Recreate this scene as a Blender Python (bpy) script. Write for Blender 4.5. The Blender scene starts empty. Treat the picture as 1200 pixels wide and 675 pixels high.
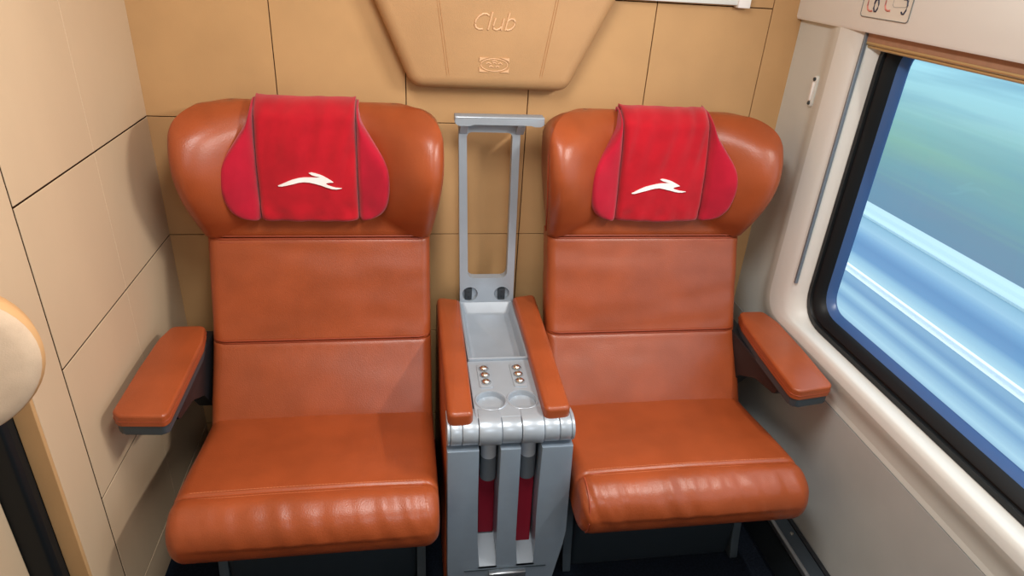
import bpy, bmesh, math, random
from mathutils import Vector, Matrix, noise
random.seed(4)
sc = bpy.context.scene
COL = sc.collection

# ------------------------------------------------------------------ helpers
def srgb(r, g, b):
    def c(v):
        v /= 255.0
        return v / 12.92 if v <= 0.04045 else ((v + 0.055) / 1.055) ** 2.4
    return (c(r), c(g), c(b), 1.0)

def lerp(a, b, t): return a + (b - a) * t
def clamp(v, a=0.0, b=1.0): return max(a, min(b, v))
def smooth(a, b, v):
    t = clamp((v - a) / (b - a)); return t * t * (3 - 2 * t)

def interp(tab, v):
    """smooth interpolation through a sorted table of (key, value)"""
    n = len(tab)
    if v <= tab[0][0]: return tab[0][1]
    if v >= tab[-1][0]: return tab[-1][1]
    for i in range(n - 1):
        if tab[i][0] <= v <= tab[i + 1][0]:
            x0, y0 = tab[i]; x1, y1 = tab[i + 1]
            def sl(k):
                if k <= 0 or k >= n - 1:
                    a, b = (0, 1) if k <= 0 else (n - 2, n - 1)
                    return (tab[b][1] - tab[a][1]) / (tab[b][0] - tab[a][0])
                return (tab[k + 1][1] - tab[k - 1][1]) / (tab[k + 1][0] - tab[k - 1][0])
            h = x1 - x0; t = (v - x0) / h
            m0, m1 = sl(i) * h, sl(i + 1) * h
            return ((2*t**3 - 3*t*t + 1) * y0 + (t**3 - 2*t*t + t) * m0 + (-2*t**3 + 3*t*t) * y1 + (t**3 - t*t) * m1)

def tag(o, label=None, cat=None, group=None, kind=None):
    if label: o['label'] = label
    if cat: o['category'] = cat
    if group: o['group'] = group
    if kind: o['kind'] = kind
    return o

def empty(name, loc):
    o = bpy.data.objects.new(name, None); COL.objects.link(o)
    o.location = loc; o.empty_display_size = 0.05
    bpy.context.view_layer.update()
    return o

def link(name, bm, mat, parent=None, flat=False, sharp=40):
    me = bpy.data.meshes.new(name)
    bmesh.ops.recalc_face_normals(bm, faces=bm.faces)
    if not flat:
        ang = math.radians(sharp)
        for f in bm.faces: f.smooth = True
        for e in bm.edges:
            if len(e.link_faces) == 2:
                try:
                    if e.calc_face_angle() > ang: e.smooth = False
                except ValueError: pass
    bm.to_mesh(me); bm.free()
    mats = mat if isinstance(mat, (list, tuple)) else [mat]
    for m in mats: me.materials.append(m)
    o = bpy.data.objects.new(name, me); COL.objects.link(o)
    if parent is not None:
        o.parent = parent
        # geometry is written in world coordinates: undo the chain of parents
        off = Vector((0, 0, 0)); p = parent
        while p is not None:
            off += p.location; p = p.parent
        me.transform(Matrix.Translation(-off))
    return o

def box(bm, x0, x1, y0, y1, z0, z1, bev=0.0, seg=2, mi=0):
    vs = [bm.verts.new((x, y, z)) for x in (x0, x1) for y in (y0, y1) for z in (z0, z1)]
    idx = [(0,1,3,2), (4,6,7,5), (0,4,5,1), (2,3,7,6), (0,2,6,4), (1,5,7,3)]
    fs = [bm.faces.new([vs[i] for i in q]) for q in idx]
    for f in fs: f.material_index = mi
    if bev > 0:
        es = list({e for f in fs for e in f.edges})
        r = bmesh.ops.bevel(bm, geom=es, offset=bev, segments=seg, profile=0.5, affect='EDGES')
        for f in r['faces']: f.material_index = mi

def prism(bm, outline, axis, a, b, bev=0.0, seg=3, bev_ends='both'):
    """extrude a 2-D outline along an axis from a to b; outline is (x,y) for z, (x,z) for y, (y,z) for x"""
    def P(p, t):
        if axis == 'z': return (p[0], p[1], t)
        if axis == 'y': return (p[0], t, p[1])
        return (t, p[0], p[1])
    A = [bm.verts.new(P(p, a)) for p in outline]; B = [bm.verts.new(P(p, b)) for p in outline]
    n = len(outline)
    fa = bm.faces.new(A); fb = bm.faces.new(B)
    for i in range(n):
        bm.faces.new((A[i], A[(i+1) % n], B[(i+1) % n], B[i]))
    if bev > 0:
        es = []
        if bev_ends in ('both', 'a'): es += list(fa.edges)
        if bev_ends in ('both', 'b'): es += list(fb.edges)
        bmesh.ops.bevel(bm, geom=es, offset=bev, segments=seg, profile=0.5, affect='EDGES')

def round_poly(pts, r, n=6):
    """round every corner of a polygon (r may be a list)"""
    out = []; N = len(pts)
    for i, p in enumerate(pts):
        rr = r[i] if isinstance(r, (list, tuple)) else r
        p = Vector(p); a = Vector(pts[i-1]); b = Vector(pts[(i+1) % N])
        if rr <= 0: out.append(tuple(p)); continue
        u = (a - p).normalized(); v = (b - p).normalized()
        ang = u.angle(v); d = min(rr / math.tan(ang / 2), (a-p).length * .49, (b-p).length * .49)
        p0 = p + u * d; p1 = p + v * d
        for k in range(n + 1):
            t = k / n
            out.append(tuple((1-t)**2 * p0 + 2*t*(1-t) * p + t*t * p1))
    return out

def rrect(x0, x1, y0, y1, r, n=6):
    return round_poly([(x0, y0), (x1, y0), (x1, y1), (x0, y1)], r, n)

def inset(poly, d):
    n = len(poly); out = []
    area = sum(poly[i][0] * poly[(i+1) % n][1] - poly[(i+1) % n][0] * poly[i][1] for i in range(n))
    sg = 1 if area > 0 else -1
    for i in range(n):
        t = (Vector(poly[(i+1) % n]) - Vector(poly[i-1])).normalized()
        out.append((poly[i][0] - t.y * d * sg, poly[i][1] + t.x * d * sg))
    return out

def pillow_z(bm, outline, z0, z1, r, crown=.003):
    """flat cushion with a rolled top edge"""
    rings = [[(x, y, z0) for x, y in outline], [(x, y, z1 - r) for x, y in outline]]
    for k in range(1, 7):
        a = k / 6 * math.pi / 2
        rings.append([(x, y, z1 - r + r * math.sin(a)) for x, y in inset(outline, r * (1 - math.cos(a)))])
    R = loft(bm, rings, True, True, False)
    c = bm.verts.new((sum(p[0] for p in outline) / len(outline), sum(p[1] for p in outline) / len(outline), z1 + crown))
    top = R[-1]
    for i in range(len(top)): bm.faces.new((top[i], top[(i+1) % len(top)], c))

def tube(bm, pts, r, n=8, cap=True):
    pts = [Vector(p) for p in pts]; rings = []
    for i, p in enumerate(pts):
        t = (pts[min(i+1, len(pts)-1)] - pts[max(i-1, 0)]).normalized()
        a = t.cross(Vector((0, 0, 1)))
        if a.length < 1e-3: a = t.cross(Vector((0, 1, 0)))
        a.normalize(); b = t.cross(a)
        rr = r[i] if isinstance(r, (list, tuple)) else r
        rings.append([bm.verts.new(p + (a * math.cos(k*2*math.pi/n) + b * math.sin(k*2*math.pi/n)) * rr) for k in range(n)])
    for i in range(len(rings) - 1):
        for k in range(n):
            bm.faces.new((rings[i][k], rings[i][(k+1) % n], rings[i+1][(k+1) % n], rings[i+1][k]))
    if cap:
        bm.faces.new(rings[0]); bm.faces.new(rings[-1])

def loft(bm, rings, closed=True, cap0=True, cap1=True, mis=None):
    R = [[bm.verts.new(p) for p in ring] for ring in rings]
    n = len(R[0])
    for i in range(len(R) - 1):
        for k in range(n if closed else n - 1):
            f = bm.faces.new((R[i][k], R[i][(k+1) % n], R[i+1][(k+1) % n], R[i+1][k]))
            if mis: f.material_index = mis[i]
    if cap0: bm.faces.new(R[0])
    if cap1: bm.faces.new(R[-1])
    return R

def lathe(bm, prof, c, axis='z', n=24, cap=True):
    """prof: (radius, height) along the axis from centre c"""
    rings = []
    for r, h in prof:
        ring = []
        for k in range(n):
            a = k * 2 * math.pi / n; u, v = r * math.cos(a), r * math.sin(a)
            p = {'z': (u, v, h), 'y': (u, h, v), 'x': (h, u, v)}[axis]
            ring.append((c[0] + p[0], c[1] + p[1], c[2] + p[2]))
        rings.append(ring)
    loft(bm, rings, True, cap, cap)

def block(bm, nu, nv, front, back):
    """closed solid between a front sheet and a back sheet, both functions (u,v) in -1..1 x 0..1"""
    F = [[bm.verts.new(front(-1 + 2*i/nu, j/nv)) for i in range(nu+1)] for j in range(nv+1)]
    K = [[bm.verts.new(back(-1 + 2*i/nu, j/nv)) for i in range(nu+1)] for j in range(nv+1)]
    for G in (F, K):
        for j in range(nv):
            for i in range(nu):
                bm.faces.new((G[j][i], G[j][i+1], G[j+1][i+1], G[j+1][i]))
    for j in range(nv):
        for i in (0, nu):
            bm.faces.new((F[j][i], F[j+1][i], K[j+1][i], K[j][i]))
    for i in range(nu):
        for j in (0, nv):
            bm.faces.new((F[j][i], F[j][i+1], K[j][i+1], K[j][i]))

def cut(o, cutter_bm):
    """carve a shape out of an object's mesh"""
    me = bpy.data.meshes.new('cutter'); bmesh.ops.recalc_face_normals(cutter_bm, faces=cutter_bm.faces)
    cutter_bm.to_mesh(me); cutter_bm.free()
    c = bpy.data.objects.new('cutter', me); COL.objects.link(c)
    off = Vector((0, 0, 0)); p = o.parent
    while p is not None:
        off += p.location; p = p.parent
    par = o.parent; o.parent = None; c.location = -off
    m = o.modifiers.new('b', 'BOOLEAN'); m.object = c; m.operation = 'DIFFERENCE'; m.solver = 'EXACT'
    dg = bpy.context.evaluated_depsgraph_get(); dg.update()
    new = bpy.data.meshes.new_from_object(o.evaluated_get(dg))
    o.modifiers.clear(); o.data = new; o.parent = par
    bpy.data.objects.remove(c)
    for poly in new.polygons: poly.use_smooth = False

# ------------------------------------------------------------------ materials
def mat(name, col, rough=0.5, metal=0.0, spec=0.5, var=0.0, vscale=6.0, bump=0.0, bscale=200.0, btype='noise',
        coat=0.0, stretch=None, sheen=0.0, col2=None):
    m = bpy.data.materials.new(name); m.use_nodes = True
    nt = m.node_tree; N = nt.nodes; L = nt.links
    p = N['Principled BSDF']
    p.inputs['Base Color'].default_value = col
    p.inputs['Roughness'].default_value = rough
    p.inputs['Metallic'].default_value = metal
    p.inputs['Specular IOR Level'].default_value = spec
    if coat: p.inputs['Coat Weight'].default_value = coat; p.inputs['Coat Roughness'].default_value = 0.25
    if sheen: p.inputs['Sheen Weight'].default_value = sheen
    tc = N.new('ShaderNodeTexCoord'); src = tc.outputs['Object']
    if stretch:
        mp = N.new('ShaderNodeMapping'); mp.inputs['Scale'].default_value = stretch
        L.new(src, mp.inputs['Vector']); src = mp.outputs['Vector']
    if var > 0 or col2:
        nz = N.new('ShaderNodeTexNoise'); nz.inputs['Scale'].default_value = vscale
        nz.inputs['Detail'].default_value = 5; L.new(src, nz.inputs['Vector'])
        mx = N.new('ShaderNodeMix'); mx.data_type = 'RGBA'
        rp = N.new('ShaderNodeMapRange'); rp.inputs[1].default_value = .35; rp.inputs[2].default_value = .65
        L.new(nz.outputs['Fac'], rp.inputs[0]); L.new(rp.outputs[0], mx.inputs['Factor'])
        a = [c * (1 - var) for c in col[:3]] + [1]; b = [min(1, c * (1 + var)) for c in col[:3]] + [1]
        if col2: a, b = col, col2
        mx.inputs['A'].default_value = a; mx.inputs['B'].default_value = b
        L.new(mx.outputs['Result'], p.inputs['Base Color'])
    if bump > 0:
        if btype == 'voronoi':
            t = N.new('ShaderNodeTexVoronoi'); o = t.outputs['Distance']
        elif btype == 'wave':
            t = N.new('ShaderNodeTexWave'); o = t.outputs['Fac']
        else:
            t = N.new('ShaderNodeTexNoise'); t.inputs['Detail'].default_value = 4; o = t.outputs['Fac']
        t.inputs['Scale'].default_value = bscale
        L.new(src, t.inputs['Vector'])
        b = N.new('ShaderNodeBump'); b.inputs['Strength'].default_value = bump; b.inputs['Distance'].default_value = 0.002
        L.new(o, b.inputs['Height']); L.new(b.outputs['Normal'], p.inputs['Normal'])
    return m

M = {}
M['leather'] = mat('cognac_leather', srgb(153, 72, 36), .35, spec=.5, var=.10, vscale=9, bump=.12, bscale=330, btype='voronoi')
M['leather_seam'] = mat('cognac_seam', srgb(150, 62, 30), .5)
M['thread'] = mat('pale_thread', srgb(196, 112, 70), .6)
M['red'] = mat('red_fabric', srgb(176, 12, 30), .85, spec=.2, var=.12, vscale=14, bump=.35, bscale=900, sheen=.25)
M['red_side'] = mat('crimson_fabric', srgb(174, 14, 42), .85, spec=.2, var=.10, vscale=14, bump=.35, bscale=900, sheen=.25)
M['white_logo'] = mat('white_print', srgb(240, 236, 232), .6)
M['silver'] = mat('silver_paint', srgb(164, 173, 182), .33, metal=.3, var=.03, vscale=20)
M['silver_front'] = mat('blue_grey_paint', srgb(138, 152, 166), .34, metal=.3, var=.03, vscale=20)
M['silver_dark'] = mat('grey_metal', srgb(120, 128, 136), .45, metal=.2)
M['chrome'] = mat('chrome', srgb(225, 220, 210), .16, metal=1.0)
M['alu'] = mat('brushed_aluminium', srgb(190, 194, 198), .3, metal=.9)
M['tube'] = mat('satin_tube', srgb(196, 200, 206), .3, metal=.3)
M['grey_plastic'] = mat('grey_sleeve', srgb(92, 98, 104), .55)
M['dark_red'] = mat('dark_red_board', srgb(150, 20, 44), .6)
M['black'] = mat('black_plastic', srgb(24, 26, 30), .45)
M['dark'] = mat('dark_slate_plastic', srgb(52, 62, 68), .5)
M['socket'] = mat('charcoal_socket', srgb(42, 48, 54), .5)
M['under'] = mat('dark_blue_frame', srgb(32, 42, 50), .6)
M['leg'] = mat('dark_grey_leg', srgb(66, 76, 84), .5)
M['carpet'] = mat('navy_carpet', srgb(22, 28, 38), .95, spec=.1, var=.3, vscale=160, bump=.6, bscale=500)
M['tan'] = mat('tan_panel', srgb(190, 149, 102), .62, spec=.3, var=.05, vscale=5, bump=.10, bscale=260)
M['beige'] = mat('beige_panel', srgb(198, 172, 141), .6, spec=.3, var=.035, vscale=4, bump=.08, bscale=260, stretch=(1, 1, .35))
M['gap'] = mat('dark_joint', srgb(44, 28, 16), .9, spec=.1)
M['tan_leather'] = mat('tan_leather', srgb(184, 143, 100), .55, spec=.35, var=.05, vscale=7, bump=.15, bscale=420, btype='voronoi')
M['tan_emboss'] = mat('tan_emboss', srgb(216, 172, 130), .45)
M['tan_thread'] = mat('tan_thread', srgb(178, 128, 82), .7)
M['grey_wall'] = mat('light_grey_panel', srgb(208, 209, 202), .5, spec=.4, var=.02, vscale=5)
M['grey_low'] = mat('warm_grey_panel', srgb(180, 181, 178), .6, spec=.3, var=.03, vscale=8)
M['white_panel'] = mat('off_white_panel', srgb(232, 233, 228), .5, spec=.4)
M['moulding'] = mat('pale_window_moulding', srgb(220, 221, 216), .4, spec=.5)
M['rubber'] = mat('black_rubber', srgb(18, 22, 25), .45, spec=.25)
M['lip_reflection'] = mat('painted_sky_reflection', srgb(58, 94, 146), .3, spec=.6)  # sky reflection on the gasket's inner lip, painted as blue
M['blind'] = mat('brown_blind', srgb(168, 130, 104), .6, var=.06, vscale=60)
M['blind_bar'] = mat('tan_blind_bar', srgb(196, 170, 122), .35, metal=.4)
M['sign'] = mat('sign_film', srgb(222, 217, 206), .4)
M['sign_line'] = mat('sign_outline', srgb(120, 122, 120), .5)
M['sign_digit'] = mat('sign_digit', srgb(46, 52, 74), .5)
M['sign_red'] = mat('sign_red', srgb(206, 128, 116), .5)
M['cream'] = mat('cream_fabric', srgb(194, 168, 142), .85, spec=.15, var=.06, vscale=30, bump=.2, bscale=500)
M['tan_piping'] = mat('tan_piping', srgb(190, 146, 98), .7)
M['ceiling'] = mat('ceiling_white', srgb(222, 216, 206), .7)
M['front'] = mat('carriage_end', srgb(170, 164, 156), .7)

# glass pane: tinted, mostly clear, with a mirror-like sheen at grazing angles
def glass():
    m = bpy.data.materials.new('tinted_glass'); m.use_nodes = True
    nt = m.node_tree; nt.nodes.clear()
    o = nt.nodes.new('ShaderNodeOutputMaterial'); mix = nt.nodes.new('ShaderNodeMixShader')
    t = nt.nodes.new('ShaderNodeBsdfTransparent'); t.inputs[0].default_value = (.87, .95, .985, 1)
    g = nt.nodes.new('ShaderNodeBsdfGlossy'); g.inputs['Roughness'].default_value = .02
    fr = nt.nodes.new('ShaderNodeFresnel'); fr.inputs[0].default_value = 1.3
    nt.links.new(fr.outputs[0], mix.inputs[0]); nt.links.new(t.outputs[0], mix.inputs[1]); nt.links.new(g.outputs[0], mix.inputs[2])
    nt.links.new(mix.outputs[0], o.inputs[0])
    return m
M['glass'] = glass()

# ground outside: long bands and streaks that run along the track (y)
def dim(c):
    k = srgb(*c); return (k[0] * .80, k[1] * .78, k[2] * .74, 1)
def streaks(name, stops, x0, x1, fine=.12, blot=.0, blotcol=None):
    m = bpy.data.materials.new(name); m.use_nodes = True
    nt = m.node_tree; N = nt.nodes; L = nt.links; p = N['Principled BSDF']
    p.inputs['Roughness'].default_value = .9; p.inputs['Specular IOR Level'].default_value = .1
    g = N.new('ShaderNodeNewGeometry'); sep = N.new('ShaderNodeSeparateXYZ'); L.new(g.outputs['Position'], sep.inputs[0])
    mr = N.new('ShaderNodeMapRange'); mr.inputs[1].default_value = x0; mr.inputs[2].default_value = x1
    mp = N.new('ShaderNodeMapping'); mp.inputs['Scale'].default_value = (1, .03, 1); L.new(g.outputs['Position'], mp.inputs[0])
    nz = N.new('ShaderNodeTexNoise'); nz.inputs['Scale'].default_value = 7; nz.inputs['Detail'].default_value = 6; L.new(mp.outputs[0], nz.inputs['Vector'])
    ml = N.new('ShaderNodeMath'); ml.operation = 'MULTIPLY_ADD'; ml.inputs[1].default_value = fine * (x1 - x0); 
    L.new(nz.outputs['Fac'], ml.inputs[0]); 
    sb = N.new('ShaderNodeMath'); sb.operation = 'SUBTRACT'; sb.inputs[1].default_value = fine * (x1 - x0) * .5
    L.new(sep.outputs['X'], sb.inputs[0]); L.new(sb.outputs[0], ml.inputs[2]); L.new(ml.outputs[0], mr.inputs[0])
    cr = N.new('ShaderNodeValToRGB'); L.new(mr.outputs[0], cr.inputs[0])
    el = cr.color_ramp.elements
    while len(el) > 1: el.remove(el[0])
    el[0].position = (stops[0][0] - x0) / (x1 - x0); el[0].color = dim(stops[0][1])
    for x, c in stops[1:]:
        e = el.new((x - x0) / (x1 - x0)); e.color = dim(c)
    out = cr.outputs[0]
    if blot:
        mp2 = N.new('ShaderNodeMapping'); mp2.inputs['Scale'].default_value = (.35, .09, 1); L.new(g.outputs['Position'], mp2.inputs[0])
        n2 = N.new('ShaderNodeTexNoise'); n2.inputs['Scale'].default_value = 1.0; n2.inputs['Detail'].default_value = 3; L.new(mp2.outputs[0], n2.inputs['Vector'])
        r2 = N.new('ShaderNodeMapRange'); r2.inputs[1].default_value = .45; r2.inputs[2].default_value = .72; r2.inputs[4].default_value = blot
        L.new(n2.outputs['Fac'], r2.inputs[0])
        mx = N.new('ShaderNodeMix'); mx.data_type = 'RGBA'; L.new(r2.outputs[0], mx.inputs['Factor']); L.new(out, mx.inputs['A']); mx.inputs['B'].default_value = srgb(*blotcol)
        out = mx.outputs['Result']
    L.new(out, p.inputs['Base Color'])
    return m

# ------------------------------------------------------------------ the compartment shell
XL, XR = -.800, 1.016
bm = bmesh.new(); box(bm, -1.3, 1.2, -3.4, .1, -.06, 0)
tag(link('floor', bm, M['carpet'], flat=True), 'dark navy carpet floor under the two armchairs', None, None, 'structure')
bm = bmesh.new(); box(bm, -1.3, 1.2, -3.4, .1, 2.2, 2.26)
tag(link('ceiling', bm, M['ceiling'], flat=True), None, None, None, 'structure')
bm = bmesh.new(); box(bm, -1.3, 1.2, -3.46, -3.4, 0, 2.2)
tag(link('wall_front', bm, M['front'], flat=True), None, None, None, 'structure')

# back wall: tan panels with dark joints
bm = bmesh.new()
box(bm, XL - .06, XR + .12, .004, .06, 0, 2.2, mi=1)
xs = [XL - .03, -.458, -.113, .2325, .578, .922]; zs = [0, .122, .468, .8165, 1.1605, 1.507, 1.852, 2.2]
g = .0013
for i in range(5):
    for j in range(7):
        box(bm, xs[i] + g, xs[i+1] - g, 0, .03, zs[j] + g, zs[j+1] - g, .0007, 1)
box(bm, .922 + g, XR + .1, 0, .03, 0, 2.2, .0012, 1)
tag(link('wall_back', bm, [M['tan'], M['gap']], flat=True), 'tan panelled wall behind the two armchairs', None, None, 'structure')

# left wall: beige panels, plain end post, jamb
bm = bmesh.new()
box(bm, XL - .06, XL - .0016, -.805, .0, 0, 2.2, mi=1)
ys = [0, -.6927]; zl = [0, .122, .468, .8165, 1.1605, 1.9, 2.2]
for j in range(6):
    if j < 4:   # wide boards with a hairline joint in the middle
        box(bm, XL - .03, XL, -.6927 + .0021, -.3455 - .0002, zl[j] + .0021, zl[j+1] - .0021, .0007, 1)
        box(bm, XL - .03, XL, -.3455 + .0002, 0, zl[j] + .0021, zl[j+1] - .0021, .0007, 1)
    else:
        box(bm, XL - .03, XL, -.6927 + .0021, -.3455 - .0002, zl[j] + .0021, zl[j+1] - .0021, .0007, 1)
        box(bm, XL - .03, XL, -.3455 + .0002, 0, zl[j] + .0021, zl[j+1] - .0021, .0007, 1)
box(bm, XL - .03, XL, -.806, -.6927 - .0021, 0, 2.2, .002, 2)
tag(link('wall_left', bm, [M['beige'], M['gap']], flat=True), 'beige panelled partition left of the armchair', None, None, 'structure')
bm = bmesh.new()
box(bm, XL - .038, XL - .0005, -.816, -.8065, 0, 2.2, .001, 1)
tag(link('trim_1', bm, M['tan'], flat=True), 'tan door jamb at the end of the beige partition', None, None, 'structure')
bm = bmesh.new()
prism(bm, round_poly([(-.93, -.85), (-.842, -.85), (-.838, -.835), (-.838, -.812), (-.93, -.812)], .008, 4), 'z', 0, 2.2)
tag(link('trim_2', bm, M['rubber']), 'black rubber door seal beside the tan jamb', None, None, 'structure')
# sliding door leaf in front of the seal
bm = bmesh.new()
box(bm, -.92, -.885, -3.4, -.851, 0, 2.2, .006, 2)
tag(link('door_1', bm, M['beige'], flat=True), 'beige sliding door leaf beyond the black seal', None, None, 'structure')

# right wall: window set in a rounded moulding
def wrect(yb, zb, zt, yf, r, x, n=8):
    return [(x, y, z) for y, z in round_poly([(yb, zb), (yf, zb), (yf, zt), (yb, zt)], r, n)]
YF = -2.15
rings = [
    wrect(-.215, .650, 1.60, YF - .20, .085, 1.0035),
    wrect(-.200, .640, 1.61, YF - .22, .088, 1.0050),
    wrect(-.186, .629, 1.62, YF - .23, .091, 1.0085),
    wrect(-.172, .616, 1.63, YF - .24, .095, 1.0135),
    wrect(-.158, .602, 1.64, YF - .245, .10, 1.0180),
    wrect(-.145, .588, 1.65, YF - .25, .105, 1.0195),
    wrect(-.135, .575, 1.66, YF - .255, .11, 1.0198),
]
bm = bmesh.new()
loft(bm, rings, True, False, False)
# flat field from the moulding to the wall's edges
bm2_r = rings[-1]
inner = [bm.verts.new(p) for p in bm2_r]
outer = []
for x, y, z in bm2_r:
    # push outward to the rectangle y 0 .. -3.4, z .562 .. 2.2
    c = Vector((-1.2, 1.2)); d = Vector((y, z)) - c
    k = 1e9
    if d.x > 1e-6: k = min(k, (0.0 - c.x) / d.x)
    if d.x < -1e-6: k = min(k, (-3.4 - c.x) / d.x)
    if d.y > 1e-6: k = min(k, (2.2 - c.y) / d.y)
    if d.y < -1e-6: k = min(k, (.5615 - c.y) / d.y)
    q = c + d * k
    outer.append(Vector((1.017, q.x, q.y)))
ov = [bm.verts.new(p) for p in outer]
n = len(inner)
for k in range(n):
    bm.faces.new((inner[k], inner[(k+1) % n], ov[(k+1) % n], ov[k]))
# outer corners of the rectangle
for cy, cz in ((0.0, .5615), (-3.4, .5615), (-3.4, 2.2), (0.0, 2.2)):
    best = None
    for k in range(n):
        a, b = outer[k], outer[(k+1) % n]
        if abs(a.y - b.y) > 1e-5 and abs(a.z - b.z) > 1e-5 and min(abs(a.y-cy), abs(b.y-cy)) < 1e-5 and min(abs(a.z-cz), abs(b.z-cz)) < 1e-5:
            cv = bm.verts.new((1.017, cy, cz)); bm.faces.new((ov[k], ov[(k+1) % n], cv))
box(bm, 1.0175, 1.06, -3.4, 0, 0, .558, mi=1)
box(bm, 1.024, 1.06, -3.4, 0, .55, .575, mi=2)
tag(link('wall_right', bm, [M['grey_wall'], M['grey_low'], M['gap']], sharp=30), 'light grey side wall around the train window', None, None, 'structure')

# upper panel over the window
bm = bmesh.new()
prism(bm, [(1.000, 1.492), (1.004, 1.485), (1.03, 1.485), (1.06, 1.485), (1.06, 2.2), (.98, 2.2), (.994, 1.8)], 'y', 0, -3.4)
tag(link('trim_3', bm, M['white_panel'], sharp=60), 'off white panel above the window carrying the seat numbers', None, None, 'structure')

win = empty('window_1', (1.03, -1.2, 1.1)); tag(win, 'wide train window with black rubber gasket and rounded corners', None, None, 'structure')
rings = [
    wrect(-.215, .650, 1.60, YF - .20, .085, 1.0035),
    wrect(-.235, .668, 1.56, YF - .16, .080, 1.0045),
    wrect(-.268, .680, 1.55, YF - .12, .080, 1.0095),
    wrect(-.290, .6835, 1.54, YF - .10, .085, 1.0155),
    wrect(-.318, .685, 1.53, YF - .08, .09, 1.035),
    wrect(-.327, .686, 1.52, YF - .07, .095, 1.050),
    wrect(-.331, .687, 1.51, YF - .065, .10, 1.056),
]
bm = bmesh.new(); loft(bm, rings, True, False, False)
link('window_surround', bm, M['moulding'], win, sharp=60)
bm = bmesh.new()
loft(bm, [wrect(-.327, .684, 1.515, YF - .068, .098, 1.058), wrect(-.331, .688, 1.51, YF - .064, .10, 1.049), wrect(-.347, .704, 1.50, YF - .048, .09, 1.0465),
          wrect(-.350, .707, 1.50, YF - .045, .09, 1.054), wrect(-.354, .711, 1.495, YF - .041, .088, 1.055), wrect(-.357, .714, 1.49, YF - .038, .085, 1.050),
          wrect(-.372, .729, 1.48, YF - .022, .08, 1.060), wrect(-.378, .735, 1.475, YF - .015, .075, 1.075)], True, False, False)
link('gasket', bm, M['rubber'], win, sharp=50)
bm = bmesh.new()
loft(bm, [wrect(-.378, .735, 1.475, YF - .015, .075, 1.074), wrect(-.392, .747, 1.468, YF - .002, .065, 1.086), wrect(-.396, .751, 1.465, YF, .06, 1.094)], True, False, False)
link('gasket_lip_reflection', bm, M['lip_reflection'], win, sharp=60)  # inner lip of the gasket, its blue is painted reflection
bm = bmesh.new()
bm.faces.new([bm.verts.new(p) for p in wrect(-.390, .745, 1.470, YF - .006, .064, 1.0915)])
link('pane', bm, M['glass'], win)
bm = bmesh.new()   # groove the blind runs in
box(bm, 1.0145, 1.024, -.3085, -.3015, .786, 1.49, .001, 1)
link('blind_guide', bm, M['silver_dark'], win)
bl = empty('roller_blind', (0, 0, 0)); bl.parent = win; bl.location = (0, 0, .37)
bm = bmesh.new()
prism(bm, round_poly([(1.022, 1.462), (1.050, 1.462), (1.050, 1.53), (1.018, 1.53)], .004, 3), 'y', -.298, -2.2)
link('blind_fabric', bm, M['blind'], bl)
bm = bmesh.new()
tube(bm, [(1.027, -.30, 1.4605), (1.027, -2.2, 1.4605)], .0055, 10)
tube(bm, [(1.032, -.30, 1.4515), (1.032, -2.2, 1.4515)], .0045, 10)
link('bottom_bar', bm, M['blind_bar'], bl)

# skirting heater along the foot of the side wall
sk = bmesh.new()
prism(sk, [(1.014, .142), (.975, .142), (.955, .132), (.955, 0), (1.014, 0)], 'y', -.06, -3.3)
bs = link('baseboard_right', sk, M['under'], sharp=30); tag(bs, 'dark skirting duct with a bright metal strip under the window', None, None, 'structure')
sk = bmesh.new(); box(sk, .945, .958, -3.3, -.06, .128, .1445, .003, 2); link('metal_strip', sk, M['alu'], bs)
sk = bmesh.new(); box(sk, 1.0, 1.0155, -3.3, -.06, .13, .146, .002, 1); link('rubber_edge', sk, M['black'], bs)
sk = bmesh.new(); lathe(sk, [(.0001, .004), (.005, .003), (.006, 0)], (.985, -.66, .142), 'z', 12); link('screw', sk, M['chrome'], bs)

# ------------------------------------------------------------------ armchairs
YC = [(.34, -.44), (.40, -.402), (.45, -.372), (.52, -.322), (.60, -.268), (.70, -.226), (.78, -.199), (.873, -.168), (.95, -.163), (1.05, -.155), (1.14, -.145), (1.20, -.132), (1.235, -.118)]
HW = [(.873, .302), (.93, .311), (1.0, .322), (1.07, .330), (1.13, .333), (1.17, .332), (1.20, .328)]
def wing(z): return interp([(.873, .008), (.93, .050), (1.0, .094), (1.06, .116), (1.11, .118), (1.16, .105), (1.20, .078), (1.235, .050)], z)

def head_y(x, z):
    """front of the headrest: x measured from the chair's centre line"""
    hw = interp(HW, z); y = interp(YC, z)
    s0 = interp([(.873, .86), (.90, .70), (.94, .50), (1.0, .40), (1.1, .34), (1.24, .34)], z)
    s = abs(x) / hw
    if s > s0:
        t = (s - s0) / (1 - s0)
        y -= wing(z) * (.5 - .5 * math.cos(min(t * 1.15, 1) * math.pi)) ** interp([(.87, .5), (.95, .6), (1.05, .9), (1.2, 1.0)], z)
    return y

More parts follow.
